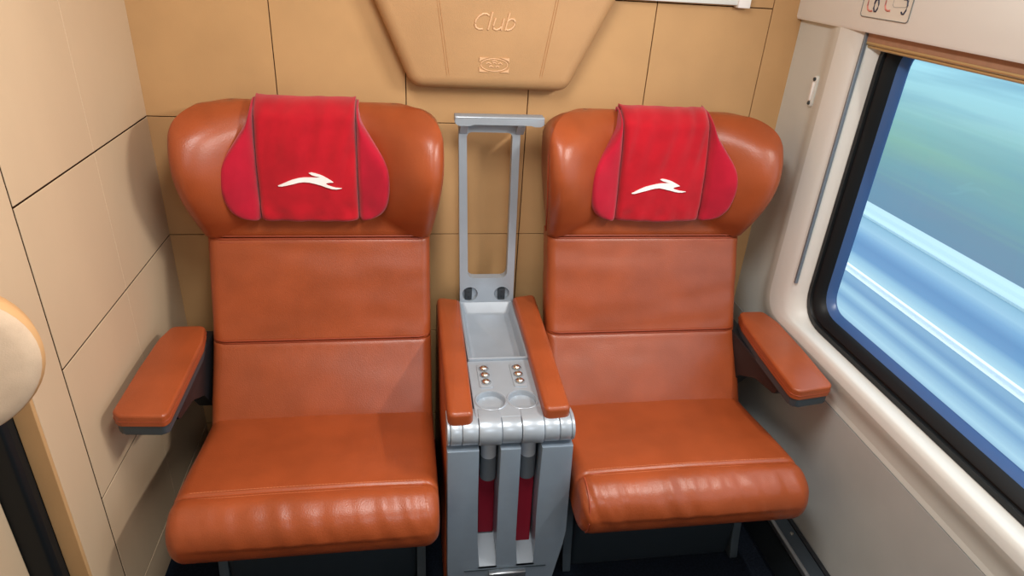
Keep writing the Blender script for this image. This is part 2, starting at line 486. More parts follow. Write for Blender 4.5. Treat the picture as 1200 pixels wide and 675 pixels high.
def make_armchair(cx, side, name, label):
    """side = -1: the open armrest is on the left, +1: on the right"""
    root = empty(name, (cx, -.35, 0)); tag(root, label, 'armchair', 'club armchairs')
    # --- backrest: two panels, seams at .60 and .873
    bk = empty('backrest', (0, .15, .6)); bk.parent = root
    SEAM = .602
    def fx(u, hw): return hw * math.sin(u * math.pi / 2)
    def panel(z0, z1, pname):
        bm = bmesh.new()
        def F(u, v):
            vv = .5 - .5 * math.cos(math.pi * v)
            z = lerp(z0, z1, vv); hw = .300; x = fx(u, hw)
            y = interp(YC, z)
            r = .028; d = hw - abs(x)
            if d < r: y += r - math.sqrt(max(0, r*r - (r - d)**2))
            e = min(z - z0, z1 - z); q = .010
            if e < q: y += (q - math.sqrt(max(0, q*q - (q - e)**2))) * .6
            # a soft quilted pout and a few creases
            y -= .006 * (1 - (x / hw)**2) * math.sin(math.pi * vv)
            y -= .0022 * noise.noise(Vector((x * 9 + cx * 7, z * 22, 1.3))) * smooth(0, .04, e)
            y += .0012 * noise.noise(Vector((x * 55 + cx * 3, z * 16, 4.0))) * (1 - smooth(0, .035, e)) * smooth(0, .006, e)
            return (cx + x, y, z)
        def K(u, v):
            z = lerp(z0, z1, .5 - .5 * math.cos(math.pi * v)); x = fx(u, .300)
            return (cx + x * .985, interp(YC, z) + .10, z)
        block(bm, 56, 40, F, K)
        return link(pname, bm, M['leather'], bk, sharp=70)
    panel(.345, SEAM, 'lumbar_panel')
    panel(SEAM, .873, 'back_panel')
    # seam cords and thread
    for z in (SEAM, .873):
        bm = bmesh.new()
        pts = [(cx + x, interp(YC, z) + .0035 + .02 * smooth(.27, .30, abs(x)), z) for x in [(-.294 + .588 * i / 40) for i in range(41)]]
        tube(bm, pts, .0035, 8)
        tube(bm, [(p[0], p[1] - .0042, p[2] - .0095) for p in pts], .0022, 6)
        tube(bm, [(p[0], p[1] - .0042, p[2] + .0095) for p in pts], .0022, 6)
        link('seam', bm, M['leather_seam'], bk)
    # --- headrest with rolled wings
    hd = empty('headrest', (0, .18, 1.05)); hd.parent = root
    bm = bmesh.new()
    z0, z1 = .8735, 1.228
    def zmap(v): return lerp(z0, z1, math.sin(v * math.pi / 2))
    def hwid(z):
        hw = interp(HW, min(z, 1.18))
        if z > 1.165: # rounded shoulders
            t = clamp((z - 1.165) / (z1 - 1.165)); hw = hw - .07 * (1 - math.sqrt(max(0, 1 - t * t)))
        return hw
    def F(u, v):
        z = zmap(v); hw = hwid(z); x = fx(u, hw)
        y = head_y(x, min(z, 1.235))
        r = .034; d = hw - abs(x)
        if d < r: y += (r - math.sqrt(max(0, r*r - (r - d)**2))) * (1 - smooth(1.15, 1.215, z))
        if z > 1.16:
            t = (z - 1.16) / (z1 - 1.16); y += .05 * (1 - math.sqrt(max(0, 1 - t*t)))
        if z - z0 < .014:
            q = .014; e = z - z0; y += (q - math.sqrt(max(0, q*q - (q-e)**2))) * .7
        y -= .0015 * noise.noise(Vector((x * 8 + cx * 5, z * 9, 2.2)))
        return (cx + x, min(y, -.055), z)
    def K(u, v):
        z = zmap(v); hw = hwid(z); x = fx(u, hw * .985)
        return (cx + x, min(-.012, interp(YC, min(z, 1.2)) + .10 - .05 * smooth(.80, 1.0, abs(x) / hw)) - .035 * smooth(1.16, 1.228, z), z)
    block(bm, 72, 48, F, K)
    link('wing_cushion', bm, M['leather'], hd, sharp=75)
    for s in (-1, 1):   # side seam of each wing
        bm = bmesh.new()
        zz = [lerp(.885, 1.15, i / 30) for i in range(31)]
        tube(bm, [(cx + s * (hwid(z) + .0004), min(head_y(s * hwid(z), z) + .046, -.06), z) for z in zz], [.0022 * min(1, (30 - i) / 8 + .05) for i in range(31)], 6)
        link('side_seam', bm, M['leather_seam'], hd)
    # --- red headrest pad hung over the top
    pd = empty('headrest_pad', (0, .17, 1.08)); pd.parent = root
    PX = cx + (-.018 if side < 0 else .012)
    PW = [(.935, .128), (.942, .160), (.955, .184), (.975, .199), (1.0, .2065), (1.04, .211), (1.08, .208), (1.11, .195), (1.14, .175), (1.17, .155), (1.195, .140), (1.22, .134), (1.26, .133)]
    def pad_y(x, z):      # x from the pad's centre
        X = x + (PX - cx)
        zz = min(z, 1.225)
        y = min(head_y(X, zz), interp(YC, zz) - .0)
        y = head_y(X, zz) * .55 + interp(YC, zz) * .45
        return y
    def pad_front(x, z, hw):
        y = pad_y(x, z) - .033
        # soft bulge of the two side lobes and the centre
        c = .128
        if abs(x) < c:
            y -= .010 * (1 - (abs(x) / c) ** 4)
            y -= .0105 * noise.noise(Vector((x * 36 - z * 8 + cx * 4, z * 3.0, 7.7))) * (.35 * smooth(.95, 1.02, z) + .75 * smooth(1.07, 1.12, z))
            y -= .0090 * noise.noise(Vector((x * 30, z * 24, 3.1 + cx))) * (1 - smooth(.95, 1.015, z))
        else:
            t = (abs(x) - c) / max(.02, hw - c); y -= .008 * math.sin(math.pi * clamp(t))
            y -= .0060 * noise.noise(Vector((x * 20, z * 14, 5.1 + cx)))
        return y
    def lobe(x_a, x_b, pname, m, zlo, ztop):
        bm = bmesh.new()
        def rng(z):
            hw = interp(PW, z)
            return max(x_a, -hw), min(x_b, hw)
        def zm(v): return lerp(zlo, ztop, .5 - .5 * math.cos(math.pi * v))
        def F(u, v):
            z = zm(v); a, b = rng(z)
            if b - a < .004: b, a = (a + .004, a) if x_a > 0 else (b, b - .004)
            t = .5 + .5 * math.sin(u * math.pi / 2); x = lerp(a, b, t)
            hw = interp(PW, z); y = pad_front(x, z, hw)
            d = min(x - a, b - x); r = .014
            if d < r: y += (r - math.sqrt(max(0, r*r - (r-d)**2))) * 1.2
            e = z - zlo; q = .014
            if e < q: y += (q - math.sqrt(max(0, q*q - (q-e)**2))) * 1.2
            zt = z
            if z > 1.20: # the strap rolls over the top edge
                t2 = (z - 1.20) / (ztop - 1.20); y += .075 * (1 - math.sqrt(max(0, 1 - t2 * t2 * .98)))
            return (PX + x, y, zt)
        def K(u, v):
            p = F(u, v); z = p[2]
            return (p[0], max(pad_y(p[0] - PX, z) + .015, p[1] + .006), z - (.016 if v > .97 else 0))
        block(bm, 36, 54, F, K)
        return link(pname, bm, m, pd, sharp=75)
    cen = lobe(-.126, .126, 'centre_panel', M['red'], .936, 1.247)
    lobe(-.25, -.1275, 'side_lobe', M['red_side'], .938, 1.239)
    lobe(.1275, .25, 'side_lobe', M['red_side'], .938, 1.239)
    # white leaping animal on the pad
    raw = [(352,486),(372,476),(400,462),(420,453),(445,446),(470,443),(500,442),(525,443),(548,440),(528,436),(508,429),(494,419),(505,416),(522,420),(545,428),(562,437),(578,447),(592,456),(603,465),
           (585,467),(573,470),(568,475),(576,481),(592,487),(612,494),(640,500),(618,503),(596,500),(572,493),(548,484),(522,475),(496,468),(470,466),(445,469),(420,476),(395,483),(370,489),(355,489)]
    if side < 0: fx2 = lambda px, py: ((px - 484) * .000556, 1.073 - (py - 416) * .0005)
    else:        fx2 = lambda px, py: ((px - 520) * .000553, 1.066 - (py - 416) * .0005 + (px - 500) * .00005)
    bm = bmesh.new()
    dense = []
    for i in range(len(raw)):
        a, b = raw[i], raw[(i+1) % len(raw)]
        for k in range(3): dense.append((lerp(a[0], b[0], k/3), lerp(a[1], b[1], k/3)))
    for d in (.0018,):
        ring = []
        for px, py in dense:
            x, z = fx2(px, py); ring.append((PX + x, pad_front(x, z, .2) - .0036, z))
        f1 = [bm.verts.new(p) for p in ring]; f0 = [bm.verts.new((p[0], p[1] + .007, p[2])) for p in ring]
        n = len(f1)
        bmesh.ops.triangulate(bm, faces=[bm.faces.new(f1)]); bmesh.ops.triangulate(bm, faces=[bm.faces.new(f0)])
        for k in range(n): bm.faces.new((f1[k], f1[(k+1) % n], f0[(k+1) % n], f0[k]))
    lg = link('running_hound_emblem', bm, M['white_logo'], pd, flat=True); lg['label'] = 'white leaping animal emblem'
    # --- seat cushion and front bolster, swept along x
    st = empty('seat', (0, -.2, .4)); st.parent = root
    def sweep(loop, hw, r, pname, wr, bulge):
        m = len(loop); P = [Vector(p) for p in loop]
        nrm = []
        for i in range(m):
            t = (P[(i+1) % m] - P[i-1]).normalized(); nrm.append(Vector((t.y, -t.x)))
        area = sum(P[i].x * P[(i+1) % m].y - P[(i+1) % m].x * P[i].y for i in range(m))
        sg = 1 if area > 0 else -1
        cen_ = sum(P, Vector((0, 0))) / m
        bm = bmesh.new(); R_ = []
        xs_ = []
        for i in range(81):
            u = -1 + i / 40; xs_.append(hw * math.sin(u * math.pi / 2))
        for x in xs_:
            d = hw - abs(x); ins = 0
            if d < r: ins = r - math.sqrt(max(0, r*r - (r-d)**2))
            ring = []
            for k in range(m):
                p = P[k] - nrm[k] * sg * ins
                if ins > 0: p = P[k].lerp(cen_, 0) - nrm[k] * sg * ins
                w = wr(x, P[k].x, P[k].y)
                p = p + nrm[k] * sg * (w + bulge * (1 - (x / hw)**2) * (1 if P[k].y > .40 else 0))
                ring.append((cx + x, p.x, p.y))
            R_.append(ring)
        loft(bm, R_, True, True, True)
        return link(pname, bm, M['leather'], st, sharp=80)
    def dens(pts, n=3):
        out = []; m = len(pts)
        for i in range(m):
            p0, p1, p2, p3 = [Vector(pts[(i + k) % m]) for k in (-1, 0, 1, 2)]
            for k in range(n):
                t = k / n
                out.append(tuple(.5 * ((2*p1) + (p2 - p0)*t + (2*p0 - 5*p1 + 4*p2 - p3)*t*t + (3*p1 - p0 - 3*p2 + p3)*t**3)))
        return out
    prof = [(-.26, .40), (-.30, .418), (-.36, .428), (-.42, .435), (-.48, .443), (-.54, .452), (-.60, .461), (-.65, .467), (-.685, .470), (-.698, .4705), (-.706, .4705), (-.714, .4705), (-.73, .4705), (-.75, .468), (-.772, .459), (-.789, .443), (-.799, .420), (-.802, .395),
            (-.797, .368), (-.783, .345), (-.762, .331), (-.73, .327), (-.66, .330), (-.60, .333), (-.50, .335), (-.40, .335), (-.30, .34), (-.262, .355)]
    def wr(x, y, z):
        f = smooth(-.715, -.76, y) * smooth(.34, .44, z)
        a = noise.noise(Vector((x * 34 + z * 12 + cx * 9, z * 7, 9.0)))
        b = noise.noise(Vector((x * 80 + z * 30, z * 16 + cx, 2.0)))
        amp = (.0060 if side > 0 else .0036) * (.35 + .65 * smooth(-.3, .12, x * (1 if side < 0 else -1) + .05))
        w = f * amp * (a + .45 * b)
        if z > .41: w += .0016 * noise.noise(Vector((x * 7 + cx, y * 9, 3))) - .0045 * math.exp(-((y + .706) / .006)**2) + .003 * math.exp(-((y + .735) / .02)**2)
        return w
    sweep(dens(prof, 4), .302, .036, 'cushion', wr, .005)
    bm = bmesh.new()
    if side > 0:   # corner seam down the console side of the bolster
        tube(bm, [(cx - .284, y, z) for y, z in [(-.715, .4665), (-.735, .4675), (-.757, .462), (-.776, .452), (-.790, .436), (-.797, .415), (-.799, .395), (-.795, .37), (-.782, .35)]], .0025, 6)
        link('corner_seam', bm, M['leather_seam'], st)
    else: bm.free()
    bm = bmesh.new()
    pts = [(cx + x, -.7055, .4655 - .03 * smooth(.27, .298, abs(x))) for x in [(-.292 + .584 * i / 40) for i in range(41)]]
    tube(bm, pts, .003, 8); link('seam', bm, M['leather_seam'], st)
    bm = bmesh.new()
    for dy in (-.011, .010):
        p2 = [(p[0], p[1] + dy, p[2] + .0052 + .0052 * (1 - ((p[0] - cx) / .3)**2)) for p in pts]
        for i in range(0, len(p2) - 1):
            a, b = Vector(p2[i]), Vector(p2[i+1])
            for k in range(2):
                tube(bm, [a.lerp(b, k / 2 + .04), a.lerp(b, k / 2 + .42)], .0010, 5)
    link('stitching', bm, M['thread'], st)
    # --- armrest
    ar = empty('armrest', (side * .36, -.1, .62)); ar.parent = root
    if side < 0: ol = [(-.752, -.245), (-.665, -.245), (-.652, -.33), (-.650, -.625), (-.657, -.640), (-.755, -.632), (-.772, -.615), (-.772, -.44), (-.767, -.31)]
    else:        ol = [(.905, -.235), (.985, -.235), (1.000, -.30), (.996, -.45), (.982, -.622), (.972, -.634), (.876, -.648), (.862, -.632), (.874, -.44), (.888, -.30)]
    bm = bmesh.new(); pillow_z(bm, round_poly(ol, .022, 6), .622, .652, .007); link('arm_pad', bm, M['leather'], ar, sharp=60)
    bm = bmesh.new()
    c0 = sum(p[0] for p in ol) / len(ol)
    tube(bm, [(c0 + (p[0] - c0) * .985, -.44 + (p[1] + .44) * .992, .6335) for p in round_poly(ol, .014, 5)] , .0022, 6); link('piping', bm, M['leather_seam'], ar)
    bm = bmesh.new()
    ol2 = [(c0 + (x - c0) * .93, -.44 + (y + .44) * .985) for x, y in ol]
    prism(bm, round_poly(ol2, .012, 4), 'z', .596, .623, .003, 2, 'both')
    link('arm_plate', bm, M['dark'], ar, sharp=50); bm = bmesh.new()
    xa, xb = (-.70, -.662) if side < 0 else (.880, .918)
    prism(bm, round_poly([(-.18, .60), (-.56, .60), (-.545, .565), (-.44, .545), (-.36, .50), (-.30, .42), (-.18, .40)], .015, 4), 'x', xa, xb, .004, 2)
    link('arm_bracket', bm, M['black'], ar, sharp=50)
    # --- under-frame
    un_ = empty('base', (0, 0, .15)); un_.parent = root
    bm = bmesh.new(); box(bm, cx - .25, cx + .25, -.60, -.12, .0, .31, .02, 3); link('pedestal', bm, M['under'], un_)
    bm = bmesh.new(); box(bm, cx - .28, cx + .28, -.66, -.10, .29, .335, .01, 2); link('seat_pan', bm, M['under'], un_)
    for s in (-1, 1):
        bm = bmesh.new()
        prism(bm, round_poly([(-.30, 0), (-.62, 0), (-.60, .06), (-.56, .31), (-.36, .31)], .01, 3), 'x', cx + s * .262 - .012, cx + s * .262 + .012, .003, 2)
        link('side_leg', bm, M['leg'], un_, sharp=50)
    bm = bmesh.new()
    def F3(u, v):
        z = lerp(.36, 1.15, v); return (cx + .27 * u, min(interp(YC, z) + .095, -.03) , z)
    def K3(u, v):
        z = lerp(.36, 1.15, v); return (cx + .26 * u, min(interp(YC, z) + .13, -.004), z)
    block(bm, 8, 16, F3, K3); link('back_shell', bm, M['dark'], root)
    return root

make_armchair(-.352, -1, 'armchair', 'cognac leather armchair next to the beige partition, armrest on its left')
make_armchair(.592, 1, 'armchair', 'cognac leather armchair beside the train window, armrest on its window side')

# ------------------------------------------------------------------ console between the chairs
CX = .1225
con = empty('centre_console', (CX, -.4, 0))
tag(con, 'silver console between the two armchairs with leather arm pads, tray and two front slots', 'console')
bm = bmesh.new(); box(bm, -.018, .263, -.56, -.05, 0, .592, .004, 2); link('body', bm, M['silver_dark'], con, sharp=40)
for xa, xb in ((-.030, -.018), (.263, .275)):
    bm = bmesh.new(); box(bm, xa, xb, -.655, -.085, .05, .618, .004, 2); link('side_panel', bm, M['leather'], con, sharp=40)
# arm pads
for ol in ([(-.030, -.105), (.040, -.125), (.036, -.40), (.031, -.682), (-.029, -.684)], [(.205, -.115), (.278, -.095), (.272, -.40), (.266, -.674), (.201, -.678), (.204, -.40)]):
    p = empty('arm_pad', (sum(q[0] for q in ol) / len(ol) - CX, 0, .635)); p.parent = con
    bm = bmesh.new(); pillow_z(bm, round_poly(ol, .018, 6), .619, .654, .011, .001); link('pad_cover', bm, M['leather'], p, sharp=60)
    bm = bmesh.new(); prism(bm, [(lerp(q[0], sum(k[0] for k in ol)/len(ol), .06), q[1] * .985) for q in ol], 'z', .590, .620); link('pad_base', bm, M['silver'], p, flat=True)
# tray: basin with sloping ends
bm = bmesh.new()
def tr(x0, x1, y0, y1, z, r): return [(x, y, z) for x, y in rrect(x0, x1, y0, y1, r, 4)]
loft(bm, [tr(.040, .206, -.424, -.100, .592, .004), tr(.040, .206, -.424, -.100, .632, .004), tr(.0435, .2035, -.4215, -.106, .6335, .008), tr(.047, .200, -.418, -.110, .631, .010),
          tr(.056, .192, -.412, -.128, .606, .014), tr(.064, .186, -.405, -.138, .602, .014)], True, True, True)
link('tray', bm, M['silver'], con, sharp=35)
# control deck with two cup recesses
bm = bmesh.new(); prism(bm, rrect(.038, .208, -.664, -.4245, .006, 3), 'z', .590, .626, .002, 2)
deck = link('control_deck', bm, M['silver'], con, sharp=35)
cb = bmesh.new()
for x in (.082, .161): lathe(cb, [(.033, -.012), (.036, .004)], (x, -.600, .626), 'z', 40)
cut(deck, cb)
for x in (.082, .161):
    bm = bmesh.new()
    lathe(bm, [(.0365, 0), (.0365, .0018), (.0385, .0024), (.0405, .0012), (.041, 0)], (x, -.600, .6255), 'z', 40, cap=False)
    link('cup_ring', bm, M['silver'], deck)
for x in (.078, .166):
    bm = bmesh.new(); prism(bm, rrect(x - .017, x + .017, -.548, -.445, .006, 4), 'z', .6245, .6285, .0015, 2)
    pl = link('button_plate', bm, M['silver'], deck, sharp=35)
    for y in (-.466, -.496, -.526):
        bm = bmesh.new()
        lathe(bm, [(.0105, 0), (.0105, .003), (.009, .006), (.005, .0085), (.0001, .009)], (x, y, .628), 'z', 20)
        link('push_button', bm, M['chrome'], pl)
        bm = bmesh.new(); lathe(bm, [(.0118, 0), (.0128, .0012), (.0128, 0)], (x, y, .6283), 'z', 20); link('bezel', bm, M['dark'], pl)
# rolled nose made of barrels
segs = [(-.0305, -.0235, .033, 'end_cap'), (-.0222, .0045, .034, 'barrel'), (.0058, .0435, .034, 'barrel'), (.045, .0985, .0365, 'arm_hinge'), (.100, .1465, .034, 'barrel'),
        (.148, .2005, .0365, 'arm_hinge'), (.202, .2385, .034, 'barrel'), (.2398, .2675, .034, 'barrel'), (.2688, .2765, .033, 'end_cap')]
for a, b, r, nm in segs:
    yc, zc = -.667, .591; prof = []
    for k in range(13):
        an = math.radians(90 + k * 15); prof.append((yc + r * math.cos(an) * 1.0, zc + r * math.sin(an)))
    prof = [(-.655 + (.02 if nm == 'arm_hinge' else 0), zc + r)] + prof + [(-.62, zc - r), (-.62, zc + r - .006)]
    bm = bmesh.new(); prism(bm, prof, 'x', a, b, .0015, 2); link(nm, bm, M['silver'], con, sharp=40)
bm = bmesh.new(); box(bm, -.026, .272, -.655, -.60, .557, .60); link('barrel_core', bm, M['black'], con, flat=True)
# front panel: a comb with two slots
Zt = .5555
ol = [(-.030, Zt), (.046, Zt), (.048, .40), (.052, .25), (.0565, .155), (.107, .155), (.1015, .25), (.0985, .40), (.0975, Zt), (.147, Zt), (.149, .40), (.152, .25), (.158, .155), (.2075, .155), (.205, .22), (.2005, .32), (.199, .42), (.1985, Zt), (.2755, Zt),
      (.279, .42), (.284, .27), (.280, .22), (.262, .10), (.262, .0), (-.020, .0), (-.024, .15)]
bm = bmesh.new(); prism(bm, ol, 'y', -.700, -.610, .003, 2, 'a')
fp = link('front_panel', bm, M['silver_front'], con, sharp=35)
bm = bmesh.new(); box(bm, .035, .225, -.612, -.560, .05, .5555); link('slot_back', bm, M['black'], con, flat=True)
for x0, x1 in ((.057, .1065), (.1585, .207)):
    bm = bmesh.new(); prism(bm, [(-.700, .157), (-.615, .205), (-.615, .15), (-.700, .15)], 'x', x0, x1); link('slot_ramp', bm, M['silver_dark'], fp, flat=True)
bm = bmesh.new(); box(bm, .02, .24, -.7025, -.699, .1445, .1475); link('groove', bm, M['dark'], fp, flat=True)
bm = bmesh.new(); box(bm, .085, .185, -.712, -.698, .122, .139, .003, 2); link('pull_handle', bm, M['alu'], fp)
# folded table arms in the slots
for x, zb, mt in ((.0735, .205, M['dark_red']), (.1725, .165, M['dark_red'])):
    a = empty('table_arm', (x - CX, -.255, .5)); a.parent = con
    bm = bmesh.new(); tube(bm, [(x, -.652, .575), (x + .0015, -.652, .50)], .0195, 24); link('arm_tube', bm, M['tube'], a)
    bm = bmesh.new(); tube(bm, [(x + .0015, -.652, .503), (x + .003, -.650, .43)], .0205, 24); link('sleeve', bm, M['grey_plastic'], a)
    bm = bmesh.new(); prism(bm, [(x - .018, .434), (x + .024, .434), (x + .029, zb), (x - .012, zb)], 'y', -.648 if x > .1 else -.628, -.618 if x > .1 else -.60, .002, 2); link('folded_leaf', bm, mt, a, flat=True)
# upright frame with two sockets and a flat handle on top
fr = empty('upright_frame', (0, .31, .9)); fr.parent = con
olf = round_poly([(.043, .618), (.2095, .618), (.198, 1.188), (.027, 1.188)], [.004, .004, .012, .012], 4)
bm = bmesh.new(); prism(bm, olf, 'y', -.108, -.080, .004, 2)
fo = link('frame_loop', bm, M['silver'], fr, sharp=35)
cb = bmesh.new(); prism(cb, round_poly([(.065, .716), (.185, .716), (.177, 1.164), (.0495, 1.164)], [.022, .022, .016, .016], 6), 'y', -.2, 0); cut(fo, cb)
cb = bmesh.new()
for x in (.073, .172): lathe(cb, [(.026, -.113), (.020, -.098)], (x, 0, .661), 'y', 32)
cut(fo, cb)
for x in (.068, .171):
    bm = bmesh.new(); box(bm, x - .011, x + .011, -.1095, -.096, .6425, .6795, .0015, 2)
    so = link('power_socket', bm, M['socket'], fr)
    bm = bmesh.new()
    for dz in (-.008, .009): lathe(bm, [(.0026, -.1100), (.0026, -.105)], (x, 0, .6605 + dz), 'y', 12)
    link('pin_hole', bm, M['black'], fr)
bm = bmesh.new()
prism(bm, round_poly([(.014, 1.2135), (.258, 1.2145), (.258, 1.196), (.250, 1.189), (.232, 1.189), (.222, 1.192), (.066, 1.192), (.055, 1.188), (.024, 1.188), (.014, 1.196)], .003, 3), 'y', -.140, -.098, .004, 3)
link('top_handle', bm, M['silver'], fr, sharp=40)
for x in (.040, .196):
    bm = bmesh.new(); prism(bm, [(-.110, 1.16), (-.140, 1.189), (-.118, 1.189), (-.088, 1.17)], 'x', x - .011, x + .011, .001, 1); link('gusset', bm, M['silver'], fr, flat=True)

# ------------------------------------------------------------------ padded "Club" panel on the back wall
pad = empty('wall_pad', (.125, 0, 1.4)); tag(pad, 'tan leather padded wall panel embossed with the word Club', 'wall panel')
oc = [(-.098, 1.268), (.331, 1.268), (.455, 1.53), (.50, 1.75), (-.26, 1.75), (-.212, 1.53)]
base = round_poly(oc, [.05, .05, .3, .05, .05, .3], 10)
rings = []
for d, y in ((0, 0), (0, -.035), (.002, -.045), (.007, -.054), (.013, -.060), (.022, -.065), (.034, -.0685)):
    rings.append([(p[0], y, p[1]) for p in inset(base, d)])
bm = bmesh.new(); loft(bm, rings, True, True, True); link('cushion', bm, M['tan_leather'], pad, sharp=60)
def pad_line(pts, r, nm, m):
    bm = bmesh.new(); tube(bm, pts, r, 6); return link(nm, bm, m, pad)
for xo in (0, .006):
    for s in (-1, 1):
        pts = [(.125 + s * (lerp(.118, .170, t) + xo), -.0690 + (.030 * (1 - math.sqrt(1 - ((.12 - t) / .12)**2)) if t < .12 else 0), lerp(1.272, 1.62, t)) for t in [i / 24 for i in range(1, 25)]]
        pad_line(pts, .0008, 'stitching', M['tan_thread'])
# lettering, drawn with round strokes in a slanted hand
bm = bmesh.new()
def sl(x, z): return (.062 + x * .92 + .16 * z, -.0692, 1.424 + z * .66)
def stroke(pts, r=.0024):
    out = []
    for i in range(len(pts) - 1):
        a, b = Vector(pts[i]), Vector(pts[i+1])
        for k in range(3): out.append(a.lerp(b, k / 3))
    out.append(Vector(pts[-1])); tube(bm, [sl(p.x, p.y) for p in out], r, 8)
H = .066
stroke([(.036, .052), (.028, .0585), (.018, .058), (.008, .049), (.002, .034), (.002, .020), (.007, .007), (.016, .001), (.027, .002)])
stroke([(.043, .0), (.043, H)])
stroke([(.056, .044), (.055, .015), (.059, .004), (.067, .001), (.075, .006), (.079, .014)]); stroke([(.080, .044), (.081, 0)])
stroke([(.092, H), (.092, 0)]); stroke([(.092, .034), (.099, .043), (.108, .043), (.114, .034), (.114, .018), (.108, .006), (.099, .001), (.092, .006)])
link('lettering', bm, M['tan_emboss'], pad)
bm = bmesh.new()
ex, ez = .122, 1.336
for sx in (-1, 1):
    for sz in (-1, 1):
        q = [(ex + sx * .040, ez + sz * .0185), (ex + sx * .040, ez + sz * .006), (ex + sx * .0375, ez + sz * .011), (ex + sx * .024, ez + sz * .0165), (ex + sx * .016, ez + sz * .0185)]
        prism(bm, q, 'y', -.0712, -.067)
tube(bm, [(ex + .036 * math.cos(a), -.069, ez + .016 * math.sin(a)) for a in [i * math.pi / 20 for i in range(41)]], .0013, 6)
for k, (x0, x1, dz) in enumerate(((-.022, -.008, .003), (-.004, .006, .004), (.010, .022, .003), (-.014, -.002, -.005), (.004, .014, -.005), (-.006, .008, .009))):
    tube(bm, [(ex + x0, -.0692, ez + dz), (ex + (x0 + x1) / 2, -.0692, ez + dz + .003), (ex + x1, -.0692, ez + dz - .001)], .0014, 6)
link('crest', bm, M['tan_emboss'], pad)

# ------------------------------------------------------------------ rail on the back wall, coat hook, number sign
rl = empty('wall_rail', (.70, 0, 1.53)); tag(rl, 'thin pale metal rail ending in a white clip high on the tan wall', 'rail')
bm = bmesh.new(); box(bm, .46, .808, -.022, -.006, 1.512, 1.532, .003, 2); link('bar', bm, M['moulding'], rl)
bm = bmesh.new(); box(bm, .802, .838, -.028, 0, 1.506, 1.545, .002, 2); link('clip', bm, M['white_logo'], rl)
bm = bmesh.new(); box(bm, .47, .50, -.008, 0, 1.515, 1.53); link('bracket', bm, M['dark'], rl)

hk = empty('coat_hook', (1.015, -.148, 1.31)); tag(hk, 'slim pale coat hook plate with two screws on the pillar beside the window', 'hook')
bm = bmesh.new(); prism(bm, round_poly([(-.158, 1.268), (-.138, 1.268), (-.138, 1.352), (-.158, 1.352)], .0095, 6), 'x', 1.0125, 1.0205, .002, 2); link('plate', bm, M['moulding'], hk)
bm = bmesh.new(); box(bm, 1.008, 1.0135, -.152, -.144, 1.285, 1.335, .002, 2); link('hook_bar', bm, M['white_logo'], hk)
for z in (1.278, 1.343):
    bm = bmesh.new(); lathe(bm, [(.005, -.0035), (.005, 0)], (1.0125, -.148, z), 'x', 14); link('screw', bm, M['dark'], hk)

sg = empty('seat_number_sign', (1.0, -.37, 1.56)); tag(sg, 'pale seat number sign reading 6 and 5 above the window', 'sign')
def sx(z): return lerp(1.0, .994, (z - 1.492) / .308) - .0005
ol = rrect(-.462, -.288, 1.5195, 1.640, .010, 5)
def on_sign(ol, d0, d1, m, nm, par):
    bm = bmesh.new()
    A = [bm.verts.new((sx(z) - d1, y, z)) for y, z in ol]; B = [bm.verts.new((sx(z) + d0, y, z)) for y, z in ol]
    bm.faces.new(A); bm.faces.new(B)
    for i in range(len(A)): bm.faces.new((A[i], A[(i+1) % len(A)], B[(i+1) % len(A)], B[i]))
    return link(nm, bm, m, par, flat=True)
on_sign(ol, .002, .0008, M['sign'], 'plate', sg)
def sline(pts, r, m, nm, par=sg):
    bm = bmesh.new(); tube(bm, [(sx(z) - .0010, y, z) for y, z in pts], r, 6); return link(nm, bm, m, par)
sline(ol + [ol[0]], .0012, M['sign_line'], 'border')
def digit(yc, zc, strokes, nm):
    bm = bmesh.new()
    for s in strokes: tube(bm, [(sx(zc + b * 1.3) - .0012, yc - a * .78, zc + b * 1.3) for a, b in s], .0020, 6)
    link(nm, bm, M['sign_digit'], sg)
six = [[(.010, .036), (.004, .033), (-.004, .024), (-.010, .012), (-.009, .002), (-.003, -.003), (.004, -.003), (.009, .002), (.010, .010), (.006, .016), (.0, .018), (-.006, .016), (-.010, .010)]]
five = [[(.009, .036), (-.007, .036), (-.008, .019), (-.001, .021), (.006, .018), (.0095, .011), (.008, .003), (.002, -.003), (-.005, -.003), (-.010, 0)]]
digit(-.340, 1.5375, six, 'digit_six'); digit(-.440, 1.5405, five, 'digit_five')
for y0, z0 in ((-.308, 1.532), (-.372, 1.538)):
    sline([(y0 + .001, z0 + .06), (y0 - .002, z0 + .045), (y0 + .002, z0 + .036), (y0, z0 + .012), (y0 - .004, z0 + .004), (y0 - .012, z0 + .001), (y0 - .022, z0 + .002)], .0022, M['sign_red'], 'seat_symbol')
sline([(-.396, 1.60), (-.398, 1.552), (-.404, 1.548), (-.442, 1.551), (-.447, 1.556), (-.448, 1.60)], .0005, M['sign_line'], 'small_frame')

# ------------------------------------------------------------------ cream headrest at the doorway, near the camera
c = (-.712, -1.10, 1.098)
hr = empty('headrest_cushion', c); tag(hr, 'round cream padded headrest with tan piping at the left edge, before the doorway', 'headrest')
bm = bmesh.new(); lathe(bm, [(.0001, -.034), (.05, -.033), (.085, -.030), (.100, -.026), (.107, -.018)], c, 'y', 48); link('cushion', bm, M['cream'], hr)
bm = bmesh.new(); lathe(bm, [(.0001, -.0175), (.107, -.0175), (.112, -.010), (.112, 0), (.110, .02), (.096, .04), (.06, .062), (.0001, .063)], c, 'y', 48); link('shell', bm, M['tan_piping'], hr)
bm = bmesh.new(); box(bm, c[0] - .215, c[0] - .04, c[1] + .06, c[1] + .085, 1.08, 1.13, .006, 2); link('mount', bm, M['dark'], hr)
hr.rotation_euler = (0, 0, math.radians(30))

